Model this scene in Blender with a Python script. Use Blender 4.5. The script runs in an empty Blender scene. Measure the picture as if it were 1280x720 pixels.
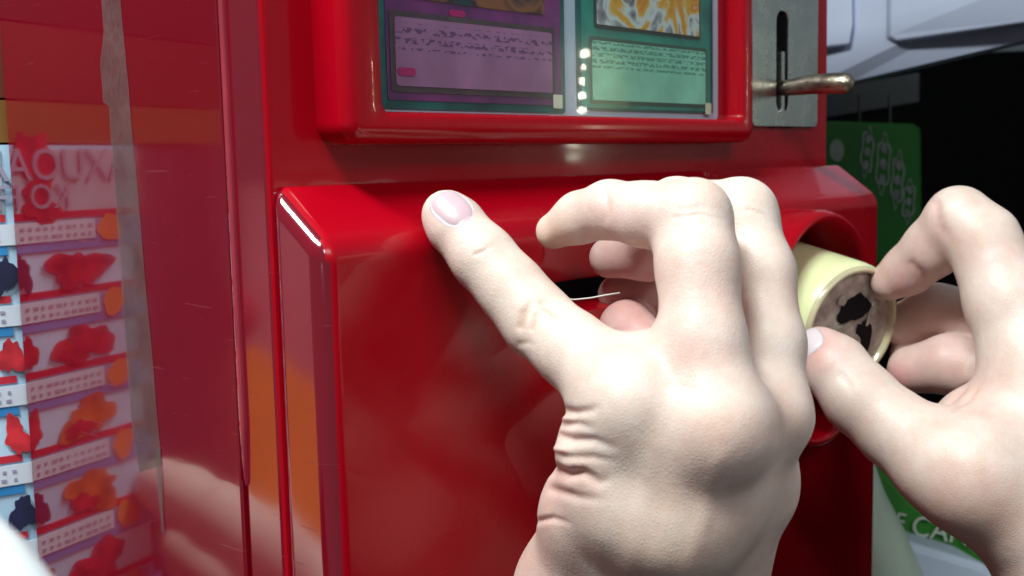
import bpy, bmesh, math, random
import numpy as np
from mathutils import Vector, Matrix, Euler
random.seed(4); np.random.seed(4)
S = bpy.context.scene
COL = S.collection

# ------------------------------------------------------------------ camera, world, lights, exposure
F = 1400.0                                    # focal length in pixels of the 1280 px wide photograph
PITCH, ROLL = math.radians(90 - 6.45), math.radians(-1.3)
cam = bpy.data.cameras.new('camera'); camo = bpy.data.objects.new('camera', cam); COL.objects.link(camo)
cam.sensor_width = 36.0; cam.lens = F / 1280 * 36.0; cam.clip_start = 0.01; cam.clip_end = 100
RM = Matrix.Rotation(PITCH, 3, 'X') @ Matrix.Rotation(ROLL, 3, 'Z')
camo.matrix_world = Matrix.Translation((0, 0, 1.0)) @ RM.to_4x4()
cam.dof.use_dof = True; cam.dof.focus_distance = 0.38; cam.dof.aperture_fstop = 20
S.camera = camo
world = bpy.data.worlds.new('World'); S.world = world; world.use_nodes = True
bg = world.node_tree.nodes['Background']; bg.inputs[0].default_value = (0.80, 0.90, 1.0, 1); bg.inputs[1].default_value = 0.11

def area(name, loc, target, size, size_y, power, color):
    l = bpy.data.lights.new(name, 'AREA'); l.shape = 'RECTANGLE'; l.size = size; l.size_y = size_y; l.energy = power; l.color = color
    o = bpy.data.objects.new(name, l); COL.objects.link(o); o.location = loc
    o.rotation_euler = (Vector(target) - Vector(loc)).to_track_quat('-Z', 'Y').to_euler(); return o
area('ceiling_lamp', (-0.42, -0.12, 1.95), (0.02, 0.35, 0.95), 0.7, 0.20, 29, (0.92, 1.0, 0.97))
area('rear_fill_lamp', (0.9, -1.2, 2.2), (0.1, 0.4, 0.95), 1.2, 0.5, 14, (0.96, 0.98, 1.0))  # unseen fill added behind right to brighten cards and side objects
S.view_settings.view_transform = 'Standard'; S.view_settings.look = 'None'
S.view_settings.exposure = 0.0; S.view_settings.gamma = 1.0

# ------------------------------------------------------------------ geometry helpers
CAM = Vector((0, 0, 1.0))
def ray(px, py): return RM @ Vector(((px - 640) / F, -(py - 360) / F, -1.0))
def P(px, py, d): return CAM + ray(px, py) * d
AZ = math.radians(41.8)                        # the machine's front runs away to the right at this angle
XM = Vector((math.sin(AZ), math.cos(AZ), 0)); YM = Vector((-math.cos(AZ), math.sin(AZ), 0)); ZM = Vector((0, 0, 1))
O = P(556, 262, 0.36)
M4 = Matrix((XM, YM, ZM)).transposed().to_4x4(); M4.translation = O
def W(x, y, z): return O + XM * x + YM * y + ZM * z
def on_front(px, py, y):
    d = ray(px, py); t = (y - (CAM - O).dot(YM)) / d.dot(YM); q = CAM + d * t - O
    return (q.dot(XM), q.dot(YM), q.z)
def on_side(px, py, x):
    d = ray(px, py); t = (x - (CAM - O).dot(XM)) / d.dot(XM); q = CAM + d * t - O
    return (q.dot(XM), q.dot(YM), q.z)

def link(name, me, mat=None, parent=None, smooth=True, world=None):
    o = bpy.data.objects.new(name, me); COL.objects.link(o)
    if mat: me.materials.append(mat)
    if smooth:
        me.polygons.foreach_set('use_smooth', [True] * len(me.polygons))
    if parent: o.parent = parent
    return o
def mesh_from(verts, faces):
    me = bpy.data.meshes.new('m'); me.from_pydata([tuple(v) for v in verts], [], faces); me.validate(); me.update(); return me
def flatshade(o, ang=35):
    o.data.set_sharp_from_angle(angle=math.radians(ang))
def bevel(o, w, seg=3, ang=30):
    m = o.modifiers.new('bevel', 'BEVEL'); m.width = w; m.segments = seg; m.limit_method = 'ANGLE'; m.angle_limit = math.radians(ang)
    m.harden_normals = False
def tag(o, label, cat, group=None, kind=None):
    o['label'] = label
    if cat: o['category'] = cat
    if group: o['group'] = group
    if kind: o['kind'] = kind
    return o
def empty(name, m4):
    o = bpy.data.objects.new(name, None); COL.objects.link(o); o.matrix_world = m4; o.empty_display_size = .01; return o
def box_me(x0, x1, y0, y1, z0, z1):
    v = [(x, y, z) for x in (x0, x1) for y in (y0, y1) for z in (z0, z1)]
    f = [(0, 1, 3, 2), (4, 6, 7, 5), (0, 4, 5, 1), (2, 3, 7, 6), (0, 2, 6, 4), (1, 5, 7, 3)]
    return mesh_from(v, f)
def prism_me(pts, d):
    """closed prism: polygon pts (3D) extruded by vector d"""
    n = len(pts); pts = [Vector(p) for p in pts]; d = Vector(d)
    v = pts + [p + d for p in pts]
    f = [tuple(range(n))] + [tuple(reversed(range(n, 2 * n)))] + [(i, i + n, (i + 1) % n + n, (i + 1) % n) for i in range(n)]
    me = mesh_from(v, f); bm = bmesh.new(); bm.from_mesh(me); bmesh.ops.recalc_face_normals(bm, faces=bm.faces); bm.to_mesh(me); bm.free(); return me
def loops_me(loops, cap0=False, cap1=False, closed=False):
    n = len(loops[0]); v = [p for l in loops for p in l]; f = []
    m = len(loops)
    for k in range(m if closed else m - 1):
        a, b = k * n, ((k + 1) % m) * n
        for i in range(n):
            j = (i + 1) % n; f.append((a + i, a + j, b + j, b + i))
    if cap0: f.append(tuple(reversed(range(n))))
    if cap1: f.append(tuple(range((m - 1) * n, m * n)))
    me = mesh_from(v, f); bm = bmesh.new(); bm.from_mesh(me); bmesh.ops.recalc_face_normals(bm, faces=bm.faces); bm.to_mesh(me); bm.free(); return me
def rrect(x0, x1, z0, z1, r, n=8):
    pts = []
    for cx, cz, a0 in ((x1 - r, z1 - r, 0), (x0 + r, z1 - r, 90), (x0 + r, z0 + r, 180), (x1 - r, z0 + r, 270)):
        for i in range(n + 1):
            a = math.radians(a0 + 90 * i / n); pts.append((cx + r * math.cos(a), cz + r * math.sin(a)))
    return pts
def circ(c, r, y, n=72, axis=None, sx=1):
    return [(c[0] + r * math.cos(2 * math.pi * i / n) * sx, y, c[1] + r * math.sin(2 * math.pi * i / n)) for i in range(n)]
def tube_me(path, rad, n=12):
    path = [Vector(p) for p in path]; loops = []; up = Vector((0.3, 0.2, 0.93))
    for i, p in enumerate(path):
        t = (path[min(i + 1, len(path) - 1)] - path[max(i - 1, 0)]).normalized()
        a = t.cross(up).normalized(); b = t.cross(a).normalized(); r = rad[i] if hasattr(rad, '__len__') else rad
        loops.append([p + a * r * math.cos(2 * math.pi * k / n) + b * r * math.sin(2 * math.pi * k / n) for k in range(n)])
    return loops_me(loops, True, True)
def apply_bool(o, cutters):
    for c in cutters:
        m = o.modifiers.new('b', 'BOOLEAN'); m.operation = 'DIFFERENCE'; m.object = c; m.solver = 'EXACT'
    dg = bpy.context.evaluated_depsgraph_get(); me = bpy.data.meshes.new_from_object(o.evaluated_get(dg))
    o.modifiers.clear(); o.data = me
    for c in cutters: bpy.data.objects.remove(c)

# ------------------------------------------------------------------ materials
def mat(name, color, rough=.5, spec=.5, coat=0., coat_rough=.03, metal=0., var=.06, vscale=30., bump=0., bscale=200., sss=0., trans=0., emit=None, estr=0., ior=1.5, rvar=0., color2=None):
    m = bpy.data.materials.new(name); m.use_nodes = True; nt = m.node_tree; b = nt.nodes['Principled BSDF']
    b.inputs['Roughness'].default_value = rough; b.inputs['Specular IOR Level'].default_value = spec; b.inputs['IOR'].default_value = ior
    b.inputs['Metallic'].default_value = metal; b.inputs['Coat Weight'].default_value = coat; b.inputs['Coat Roughness'].default_value = coat_rough
    b.inputs['Transmission Weight'].default_value = trans
    if sss:
        b.inputs['Subsurface Weight'].default_value = sss; b.inputs['Subsurface Scale'].default_value = .01
    tc = nt.nodes.new('ShaderNodeTexCoord'); nz = nt.nodes.new('ShaderNodeTexNoise'); nz.inputs['Scale'].default_value = vscale; nz.inputs['Detail'].default_value = 5
    nt.links.new(tc.outputs['Object'], nz.inputs['Vector'])
    rp = nt.nodes.new('ShaderNodeValToRGB'); rp.color_ramp.elements[0].position = .3; rp.color_ramp.elements[1].position = .7
    c2 = color2 or color
    rp.color_ramp.elements[0].color = tuple(max(0, c * (1 - var)) for c in color) + (1,)
    rp.color_ramp.elements[1].color = tuple(min(1, c * (1 + var)) for c in c2) + (1,)
    nt.links.new(nz.outputs['Fac'], rp.inputs['Fac']); nt.links.new(rp.outputs['Color'], b.inputs['Base Color'])
    if rvar:
        n3 = nt.nodes.new('ShaderNodeTexNoise'); n3.inputs['Scale'].default_value = vscale * 2.3; n3.inputs['Detail'].default_value = 6
        mr = nt.nodes.new('ShaderNodeMapRange'); mr.inputs['From Min'].default_value = .35; mr.inputs['From Max'].default_value = .7
        mr.inputs['To Min'].default_value = rough; mr.inputs['To Max'].default_value = rough + rvar
        nt.links.new(tc.outputs['Object'], n3.inputs['Vector']); nt.links.new(n3.outputs['Fac'], mr.inputs['Value']); nt.links.new(mr.outputs[0], b.inputs['Roughness'])
    if bump:
        n2 = nt.nodes.new('ShaderNodeTexNoise'); n2.inputs['Scale'].default_value = bscale; n2.inputs['Detail'].default_value = 4
        bp = nt.nodes.new('ShaderNodeBump'); bp.inputs['Strength'].default_value = bump; bp.inputs['Distance'].default_value = .001
        nt.links.new(tc.outputs['Object'], n2.inputs['Vector']); nt.links.new(n2.outputs['Fac'], bp.inputs['Height']); nt.links.new(bp.outputs[0], b.inputs['Normal'])
    if emit:
        b.inputs['Emission Color'].default_value = (*emit, 1); b.inputs['Emission Strength'].default_value = estr
    return m
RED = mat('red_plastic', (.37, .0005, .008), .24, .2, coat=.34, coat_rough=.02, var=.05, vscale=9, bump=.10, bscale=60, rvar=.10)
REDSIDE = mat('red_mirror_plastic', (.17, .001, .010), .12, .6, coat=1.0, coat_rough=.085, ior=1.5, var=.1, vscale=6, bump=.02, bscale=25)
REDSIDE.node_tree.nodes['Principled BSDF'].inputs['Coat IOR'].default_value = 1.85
REDHOOD_SIDE = REDSIDE
def wear(m, base):
    n = m.node_tree; tc = n.nodes.new('ShaderNodeTexCoord'); mp = n.nodes.new('ShaderNodeMapping'); mp.inputs['Scale'].default_value = (35, 35, 900); mp.inputs['Rotation'].default_value = (.5, .4, .3)
    a_ = n.nodes.new('ShaderNodeTexNoise'); a_.inputs['Scale'].default_value = 1; a_.inputs['Detail'].default_value = 3
    b_ = n.nodes.new('ShaderNodeTexNoise'); b_.inputs['Scale'].default_value = 14; b_.inputs['Detail'].default_value = 4
    ra = n.nodes.new('ShaderNodeMapRange'); ra.inputs['From Min'].default_value = .68; ra.inputs['From Max'].default_value = .74; ra.inputs['To Max'].default_value = .35
    rb = n.nodes.new('ShaderNodeMapRange'); rb.inputs['From Min'].default_value = .45; rb.inputs['From Max'].default_value = .8; rb.inputs['To Min'].default_value = base; rb.inputs['To Max'].default_value = base + .16
    ad = n.nodes.new('ShaderNodeMath'); ad.operation = 'ADD'
    n.links.new(tc.outputs['Object'], mp.inputs[0]); n.links.new(mp.outputs[0], a_.inputs['Vector']); n.links.new(tc.outputs['Object'], b_.inputs['Vector'])
    n.links.new(a_.outputs['Fac'], ra.inputs['Value']); n.links.new(b_.outputs['Fac'], rb.inputs['Value']); n.links.new(ra.outputs[0], ad.inputs[0]); n.links.new(rb.outputs[0], ad.inputs[1])
    n.links.new(ad.outputs[0], n.nodes['Principled BSDF'].inputs['Coat Roughness'])
wear(RED, .02); wear(REDSIDE, .028)
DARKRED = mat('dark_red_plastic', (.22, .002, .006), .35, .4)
BLACK = mat('black_void', (.0025, .0025, .003), .9, .1, var=.3)
DBLACK = mat('black_plastic', (.006, .006, .008), .5, .3)
WHITEP = mat('white_backing', (.62, .68, .86), .5, var=.04)
STEEL = mat('polished_steel', (.74, .78, .76), .24, metal=1., var=.05, vscale=40, bump=.02, bscale=90, rvar=.06)
RODM = mat('worn_brass_steel', (.34, .29, .23), .30, metal=1., var=.35, vscale=110, bump=.4, bscale=220, rvar=.25)
YEL = mat('pale_yellow_plastic', (.82, .84, .48), .32, .5, sss=.4, var=.05, vscale=40, coat=.3)
YRIM = mat('clear_yellow_rim', (.56, .50, .32), .18, .6, var=.2, vscale=60, coat=.5)
FACE = mat('worn_grey_disc', (.30, .22, .20), .42, .5, metal=.15, var=.3, vscale=120, bump=.8, bscale=160, color2=(.44, .38, .33))
BLOT = mat('black_mark', (.004, .003, .005), .7, .15, var=.3)
TAPE = mat('grey_tape', (.15, .105, .105), .62, .3, var=.22, vscale=70, bump=.5, bscale=160)
_n = TAPE.node_tree; _a = _n.nodes.new('ShaderNodeTexNoise'); _a.inputs['Scale'].default_value = 55; _a.inputs['Detail'].default_value = 6
_m = _n.nodes.new('ShaderNodeMapRange'); _m.inputs['From Min'].default_value = .3; _m.inputs['From Max'].default_value = .7; _m.inputs['To Min'].default_value = .22; _m.inputs['To Max'].default_value = .66
_n.links.new(_a.outputs['Fac'], _m.inputs['Value']); _n.links.new(_m.outputs[0], _n.nodes['Principled BSDF'].inputs['Alpha'])
ORANGE = mat('orange_cabinet', (.95, .27, .012), .5, var=.12, vscale=6)
OCHRE = mat('ochre_cabinet', (.20, .085, .012), .5, var=.2, vscale=8)
BOXW = mat('pale_blue_grey_board', (.42, .46, .60), .6, var=.04, vscale=12, bump=.15, bscale=150)
GAPSHADE = mat('gap_shade_brown', (.07, .05, .06), .7, var=.2)
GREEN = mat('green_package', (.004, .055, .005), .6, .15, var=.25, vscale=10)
GREY_PR = mat('grey_print', (.06, .09, .065), .6, var=.35, vscale=90)
LETTER = mat('white_lettering', (.42, .46, .38), .6)
TRAY = mat('pale_tray', (.42, .50, .60), .4, var=.05)
LIDM = mat('pale_green_tub', (.42, .52, .42), .4, var=.08, vscale=14, sss=.2)
WHITEN = mat('white_rim', (.82, .88, .92), .5, var=.03)
FLOORM = mat('dark_floor', (.02, .018, .02), .7, var=.3)
NAIL = mat('fingernail', (.55, .38, .42), .36, .5, coat=.0, var=.05, sss=.2)
NAILP = mat('fingernail_pale', (.74, .60, .62), .35, .5, coat=.0, var=.05, sss=.2)
THREAD = mat('white_thread', (.75, .72, .66), .4)

# skin: base colour from a vertex colour that holds skin tint (redness, creases) and some painted shade
SKIN = bpy.data.materials.new('skin'); SKIN.use_nodes = True
nt = SKIN.node_tree; b = nt.nodes['Principled BSDF']
b.inputs['Roughness'].default_value = .46; b.inputs['Specular IOR Level'].default_value = .42
b.inputs['Subsurface Weight'].default_value = .35; b.inputs['Subsurface Radius'].default_value = (1, .35, .2); b.inputs['Subsurface Scale'].default_value = .004
at = nt.nodes.new('ShaderNodeAttribute'); at.attribute_name = 'tint'
tc = nt.nodes.new('ShaderNodeTexCoord')
nz = nt.nodes.new('ShaderNodeTexNoise'); nz.inputs['Scale'].default_value = 70; nz.inputs['Detail'].default_value = 8; nz.inputs['Roughness'].default_value = .65
rp = nt.nodes.new('ShaderNodeValToRGB'); rp.color_ramp.elements[0].position = .3; rp.color_ramp.elements[1].position = .75
rp.color_ramp.elements[0].color = (.86, .73, .69, 1); rp.color_ramp.elements[1].color = (1, 1, 1, 1)
mx = nt.nodes.new('ShaderNodeMixRGB'); mx.blend_type = 'MULTIPLY'; mx.inputs[0].default_value = 1
nt.links.new(tc.outputs['Object'], nz.inputs['Vector']); nt.links.new(nz.outputs['Fac'], rp.inputs['Fac'])
nt.links.new(at.outputs['Color'], mx.inputs[1]); nt.links.new(rp.outputs['Color'], mx.inputs[2]); nt.links.new(mx.outputs[0], b.inputs['Base Color'])
vo = nt.nodes.new('ShaderNodeTexVoronoi'); vo.inputs['Scale'].default_value = 900; vo.feature = 'DISTANCE_TO_EDGE'
n2 = nt.nodes.new('ShaderNodeTexNoise'); n2.inputs['Scale'].default_value = 260; n2.inputs['Detail'].default_value = 5
ad = nt.nodes.new('ShaderNodeMath'); ad.operation = 'ADD'
bp = nt.nodes.new('ShaderNodeBump'); bp.inputs['Strength'].default_value = .24; bp.inputs['Distance'].default_value = .0005
nt.links.new(tc.outputs['Object'], vo.inputs['Vector']); nt.links.new(tc.outputs['Object'], n2.inputs['Vector'])
nt.links.new(vo.outputs['Distance'], ad.inputs[0]); nt.links.new(n2.outputs['Fac'], ad.inputs[1])
nt.links.new(ad.outputs[0], bp.inputs['Height']); nt.links.new(bp.outputs[0], b.inputs['Normal'])

# ------------------------------------------------------------------ setting
fl = link('floor', box_me(-3, 4, -1.5, 4, -.05, 0), FLOORM, smooth=False); fl['kind'] = 'structure'
wl = link('back_wall', box_me(-3, 4, 3.2, 3.3, 0, 2.6), BLACK, smooth=False); wl['kind'] = 'structure'
wr_ = link('reflection_wall', box_me(1.9, 2.0, -1.5, 3.2, 0, .99), BLACK, smooth=False); wr_['kind'] = 'structure'  # unseen dark wall added so the red front mirrors black
wr_ = link('reflection_wall', box_me(1.9, 2.0, -1.5, 3.2, .99, 2.4), mat('pale_reflector', (.34, .37, .42), .7, var=.35, vscale=2.5), smooth=False); wr_['kind'] = 'structure'  # pale upper part added as a reflector for steel plate and window

# ------------------------------------------------------------------ the red vending machine
mach = empty('card_vending_machine', M4)
tag(mach, 'glossy red plastic card vending machine with card window, coin plate and turning knob', 'vending machine')
X0 = -.050
body = link('body', box_me(X0, .3204, .025, .1965, -.55, .32), RED, mach, smooth=False)
# side recess that takes the mirror-like panel
cut = link('cut', box_me(X0 - .02, X0 + .004, .045, .25, -.50, .30), None, mach)
apply_bool(body, [cut])
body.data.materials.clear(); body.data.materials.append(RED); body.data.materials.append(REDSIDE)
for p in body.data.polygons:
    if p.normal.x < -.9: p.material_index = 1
bevel(body, .003, 3)
sp = link('side_panel', box_me(X0 - .0005, X0 + .0035, .0465, .1965, -.498, .298), REDSIDE, mach, smooth=False)
bevel(sp, .0008, 2); sp['label'] = 'mirror glossy side panel reflecting a poster and a finger'
# rib added at the side seam, standing in for a reflected bright line
RIBREFL = mat('reflection_rib_red', (.33, .03, .05), .06, .9, coat=1, var=.2, vscale=30)
a = on_side(275, 0, X0 - .003); c = on_side(303, 612, X0 - .003)
rib = link('reflection_rib', prism_me([(X0 - .0016, .0423, .30), (X0 - .0016, .0446, .30), (X0 - .0016, .0446, c[2] + .02), (X0 - .0016, .0434, c[2]), (X0 - .0016, .0423, c[2] + .02)], (.004, 0, 0)), RIBREFL, mach, smooth=False); bevel(rib, .0008, 3)
# grey tape strip: uneven edges
pl, pr = [], []
ys0 = [0, 40, 80, 110, 128, 133, 170, 220, 280, 340, 400, 460, 520, 560, 575, 590]
for i, py in enumerate(ys0):
    lx = 127 + py * .069 + random.uniform(-.4, .4) - (7 if 80 <= py <= 130 else 0)
    rx = 151 + py * .088 + random.uniform(-.5, .5)
    if py > 540: lx += (py - 540) * .12
    pl.append(on_side(lx, py, X0 - .0007)); pr.append(on_side(rx, py - (8 if py == 590 else 0), X0 - .0007))
def strip(left, right, off):
    n = len(left); v = []
    for l, r in zip(left, right):
        for k in range(5):
            t = k / 4; v.append((l[0] + off * (1 if 0 < k < 4 else .2), l[1] + (r[1] - l[1]) * t, l[2] + (r[2] - l[2]) * t))
    f = [(i * 5 + k, i * 5 + k + 1, i * 5 + k + 6, i * 5 + k + 5) for i in range(n - 1) for k in range(4)]
    return mesh_from(v, f)
top = (on_side(126, -160, X0 - .0007), on_side(148, -160, X0 - .0007))
tp = link('tape_strip', strip([top[0]] + pl, [top[1]] + pr, -.0002), TAPE, mach); tp['label'] = 'long worn grey strip of tape running down the side panel'
tl2 = link('tape_tail', strip([on_side(192, 560, X0 - .0008), on_side(196, 600, X0 - .0008), on_side(203, 665, X0 - .0008)], [on_side(200, 560, X0 - .0008), on_side(203, 602, X0 - .0008), on_side(205, 665, X0 - .0008)], -.0003), TAPE, mach)

# hood (protruding box with sloping top)
HZ0, HZ1 = -.0083, .0105; HX0, HX1 = -.0506, .3345
prof = [(.0255, HZ1 + .0005), (0, HZ0), (.0, -.42), (.0255, -.44)]
hood = link('hood', prism_me([(HX0, y, z) for y, z in prof], (HX1 - HX0, 0, 0)), RED, mach, smooth=False); bevel(hood, .0062, 7, 20)
pk0 = on_front(655, 268, 0); pk1 = on_front(690, 398, 0)
cut1 = link('cut', loops_me([[(x, y, z) for x, z in rrect(.046 + ins, .185 - ins, pk1[2] + ins * .3, -.0015 - ins, .012 - ins * .4)] for y, ins in ((-.01, -.001), (.0195, .007))], True, True), None, mach)
collar_c = on_front(985, 408, 0)
cc = (collar_c[0], collar_c[2])
cut2 = link('cut', loops_me([circ(cc, .0505, -.01), circ(cc, .0505, .020)], True, True), None, mach)
apply_bool(hood, [cut1, cut2])
bevel(hood, .0012, 3, 55)
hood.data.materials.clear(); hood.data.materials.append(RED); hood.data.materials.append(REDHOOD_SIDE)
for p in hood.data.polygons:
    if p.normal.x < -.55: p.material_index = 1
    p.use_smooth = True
flatshade(hood, 30)
wn = hood.modifiers.new('wn', 'WEIGHTED_NORMAL'); wn.keep_sharp = True; wn.weight = 100
sl0 = on_front(690, 353, .0195); sl1 = on_front(765, 395, .0195)
slot = link('card_slot', box_me(.056, .16, .0165, .0185, sl1[2], sl0[2]), BLACK, mach, smooth=False); slot['label'] = 'black card outlet slot in the recess'

# collar
cl = link('knob_collar', loops_me([circ(cc, .0565, .003), circ(cc, .0560, -.016), circ(cc, .0548, -.0195), circ(cc, .0530, -.0205), circ(cc, .0515, -.0195), circ(cc, .0508, -.016), circ(cc, .0495, .0195)]), RED, mach)
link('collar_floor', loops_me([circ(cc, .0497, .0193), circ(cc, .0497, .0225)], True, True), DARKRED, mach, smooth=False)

# knob on its own tilted axis
kn_c = Vector(W(cc[0], -.031, cc[1])); kn_c = P(1064, 409, .512)
ax = (-YM - XM * .32 - ZM * .19).normalized(); ux = ZM.cross(ax).normalized(); uz = ax.cross(ux).normalized()
KM = Matrix((ux, uz, ax)).transposed().to_4x4(); KM.translation = kn_c
KR = .0300
def ring(r, h, n=80): return [(r * math.cos(2 * math.pi * i / n), r * math.sin(2 * math.pi * i / n), h) for i in range(n)]
knob = link('knob', loops_me([ring(KR * .97, -.056), ring(KR, -.050), ring(KR, -.006), ring(KR * .985, -.0022), ring(KR * .95, -.0006)], True), YEL, mach)
knob.matrix_parent_inverse = mach.matrix_world.inverted(); knob.matrix_world = KM
bpy.context.view_layer.update()
def kchild(name, me, m, smooth=True):
    o = link(name, me, m, None, smooth); o.parent = knob; return o
kchild('knob_rim', loops_me([ring(KR * .955, -.0008), ring(KR * .945, .0012), ring(KR * .90, .0018), ring(KR * .865, .0008), ring(KR * .85, -.002)]), YRIM)
disc = []
for k in range(1, 13): disc.append(ring(KR * .86 * k / 12, -.0012))
fd = kchild('knob_face', loops_me(disc, True), FACE)
dm = fd.data
for v in dm.vertices:
    n = mathutils_noise = math.sin(v.co.x * 900) * math.cos(v.co.y * 760 + 2) * .0002
    v.co.z += n
def blob(cx, cy, rx, ry, rot, h, z, seed, n=28, jag=.16):
    rr = random.Random(seed); ph = [rr.uniform(0, 6.28) for _ in range(4)]; pts = []
    for i in range(n):
        a = 2 * math.pi * i / n; r = 1 + jag * (math.sin(2 * a + ph[0]) + .6 * math.sin(3 * a + ph[1]) + .45 * math.sin(5 * a + ph[2]) + .3 * math.sin(9 * a + ph[3]))
        x, y = rx * r * math.cos(a), ry * r * math.sin(a)
        pts.append((cx + x * math.cos(rot) - y * math.sin(rot), cy + x * math.sin(rot) + y * math.cos(rot), z))
    return prism_me(pts, (0, 0, h))
# ux points which way in the picture? checked: +x is picture left to right on the face
kchild('black_mark', blob(.0010, .0085, .0088, .0070, .2, .0007, -.0010, 3), BLOT, False)
kchild('black_mark', blob(.0100, -.0080, .0042, .0125, .1, .0007, -.0010, 8), BLOT, False)
RAISE = mat('worn_grey_relief', (.30, .27, .23), .35, .5, metal=.3, var=.35, vscale=160, bump=.9, bscale=220)
kchild('raised_mark', blob(-.003, -.006, .0075, .008, .5, .0010, -.0010, 12, 40, .2), RAISE, False)
kchild('raised_mark', blob(.013, .006, .0022, .006, -.3, .0009, -.0010, 15), RAISE, False)
kchild('raised_mark', blob(-.008, .013, .003, .002, .4, .0008, -.0010, 19), RAISE, False)

# card window frame
q0 = on_front(430, 182, .012); q1 = on_front(941, 176, .012)
fo = (q0[0], q1[0], q0[2] + .0005, .235)
i0 = on_front(474, 139, .013); i1 = on_front(922, 143, .013)
fi = (i0[0], i1[0], i0[2], .215)
def rl(r4, rad, y, ins=0): return [(x, y, z) for x, z in rrect(r4[0] + ins, r4[1] - ins, r4[2] + ins, r4[3] - ins, max(rad - ins, .0006))]
fr = link('window_frame', loops_me([rl(fo, .007, .0255), rl(fo, .007, .0145), rl(fo, .007, .0120, .0008), rl(fo, .007, .0105, .003), rl(fo, .007, .0103, .005), rl(fi, .003, .0103, -.0022), rl(fi, .003, .0110, -.0006), rl(fi, .003, .0130, 0), rl(fi, .003, .0245, 0)]), RED, mach)
bk = link('card_backing', box_me(fi[0] - .001, fi[1] + .001, .0235, .0248, fi[2] - .001, fi[3]), WHITEP, mach, smooth=False)
# clear pane
GL = bpy.data.materials.new('clear_pane'); GL.use_nodes = True; g = GL.node_tree
for n_ in list(g.nodes): g.nodes.remove(n_)
out = g.nodes.new('ShaderNodeOutputMaterial'); tr = g.nodes.new('ShaderNodeBsdfTransparent'); gg = g.nodes.new('ShaderNodeBsdfGlossy'); gg.inputs['Roughness'].default_value = .02
frn = g.nodes.new('ShaderNodeFresnel'); frn.inputs['IOR'].default_value = 1.5; ms = g.nodes.new('ShaderNodeMixShader')
tr.inputs[0].default_value = (.93, .97, .96, 1)
gt = g.nodes.new('ShaderNodeTexCoord'); gn = g.nodes.new('ShaderNodeTexNoise'); gn.inputs['Scale'].default_value = 40; gb = g.nodes.new('ShaderNodeBump'); gb.inputs['Strength'].default_value = .05; gb.inputs['Distance'].default_value = .001
g.links.new(gt.outputs['Object'], gn.inputs['Vector']); g.links.new(gn.outputs['Fac'], gb.inputs['Height']); g.links.new(gb.outputs[0], gg.inputs['Normal'])
geo = g.nodes.new('ShaderNodeNewGeometry'); inv = g.nodes.new('ShaderNodeMath'); inv.operation = 'SUBTRACT'; inv.inputs[0].default_value = 1; mu = g.nodes.new('ShaderNodeMath'); mu.operation = 'MULTIPLY'
g.links.new(geo.outputs['Backfacing'], inv.inputs[1]); g.links.new(inv.outputs[0], mu.inputs[0]); g.links.new(frn.outputs[0], mu.inputs[1]); g.links.new(mu.outputs[0], ms.inputs[0]); g2 = g.nodes.new('ShaderNodeBsdfGlossy'); g2.inputs['Roughness'].default_value = .14; m2 = g.nodes.new('ShaderNodeMixShader'); m2.inputs[0].default_value = .6
g.links.new(gg.outputs[0], m2.inputs[1]); g.links.new(g2.outputs[0], m2.inputs[2])
g.links.new(tr.outputs[0], ms.inputs[1]); g.links.new(m2.outputs[0], ms.inputs[2]); g.links.new(ms.outputs[0], out.inputs[0])
link('window_pane', box_me(fi[0] - .0002, fi[1] + .0002, .0175, .0185, fi[2] - .0002, fi[3]), GL, mach, smooth=False)

# coin plate with real slot
c0 = on_front(941, 158, .0225); c1 = on_front(1022, 158, .0225)
plate = link('coin_plate', prism_me([(x, .0225, z) for x, z in rrect(c0[0] - .001, c1[0], c0[2], .20, .004)], (0, .0022, 0)), STEEL, mach, smooth=False)
s0 = on_front(971, 13, .0225); s1 = on_front(989, 150, .0225)
cut = link('cut', prism_me([(x, .02, z) for x, z in rrect(s0[0], s1[0] - .003, s1[2] + .004, s0[2], .0052, 6)], (0, .02, 0)), None, mach)
apply_bool(plate, [cut]); bevel(plate, .0006, 2)
link('slot_backing', box_me(s0[0] - .004, s1[0] + .004, .0235, .0247, s1[2] - .004, s0[2] + .01), BLACK, mach, smooth=False)
# lever rod sticking straight out of the slot
lc = on_front(977, 110, .0225)
path = [(lc[0] + .001 * 0, .024, lc[2]), (lc[0], .018, lc[2]), (lc[0], .006, lc[2] + .0008), (lc[0], -.006, lc[2] + .0006), (lc[0], -.0125, lc[2]), (lc[0], -.0145, lc[2] - .0002), (lc[0], -.0155, lc[2] - .0003)]
lev = link('coin_lever', tube_me(path, [.0038, .0041, .0048, .0051, .0049, .0040, .0020], 20), RODM, mach)
lev['label'] = 'worn metal lever sticking out of the coin slot'
link('lever_guide', prism_me([(s0[0] + .0035, .0215, lc[2] + .018), (s0[0] + .0065, .0215, lc[2] + .018), (s0[0] + .0065, .0215, lc[2] - .012), (s0[0] + .0035, .0215, lc[2] - .012)], (0, .002, 0)), STEEL, mach, smooth=False)

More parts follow.
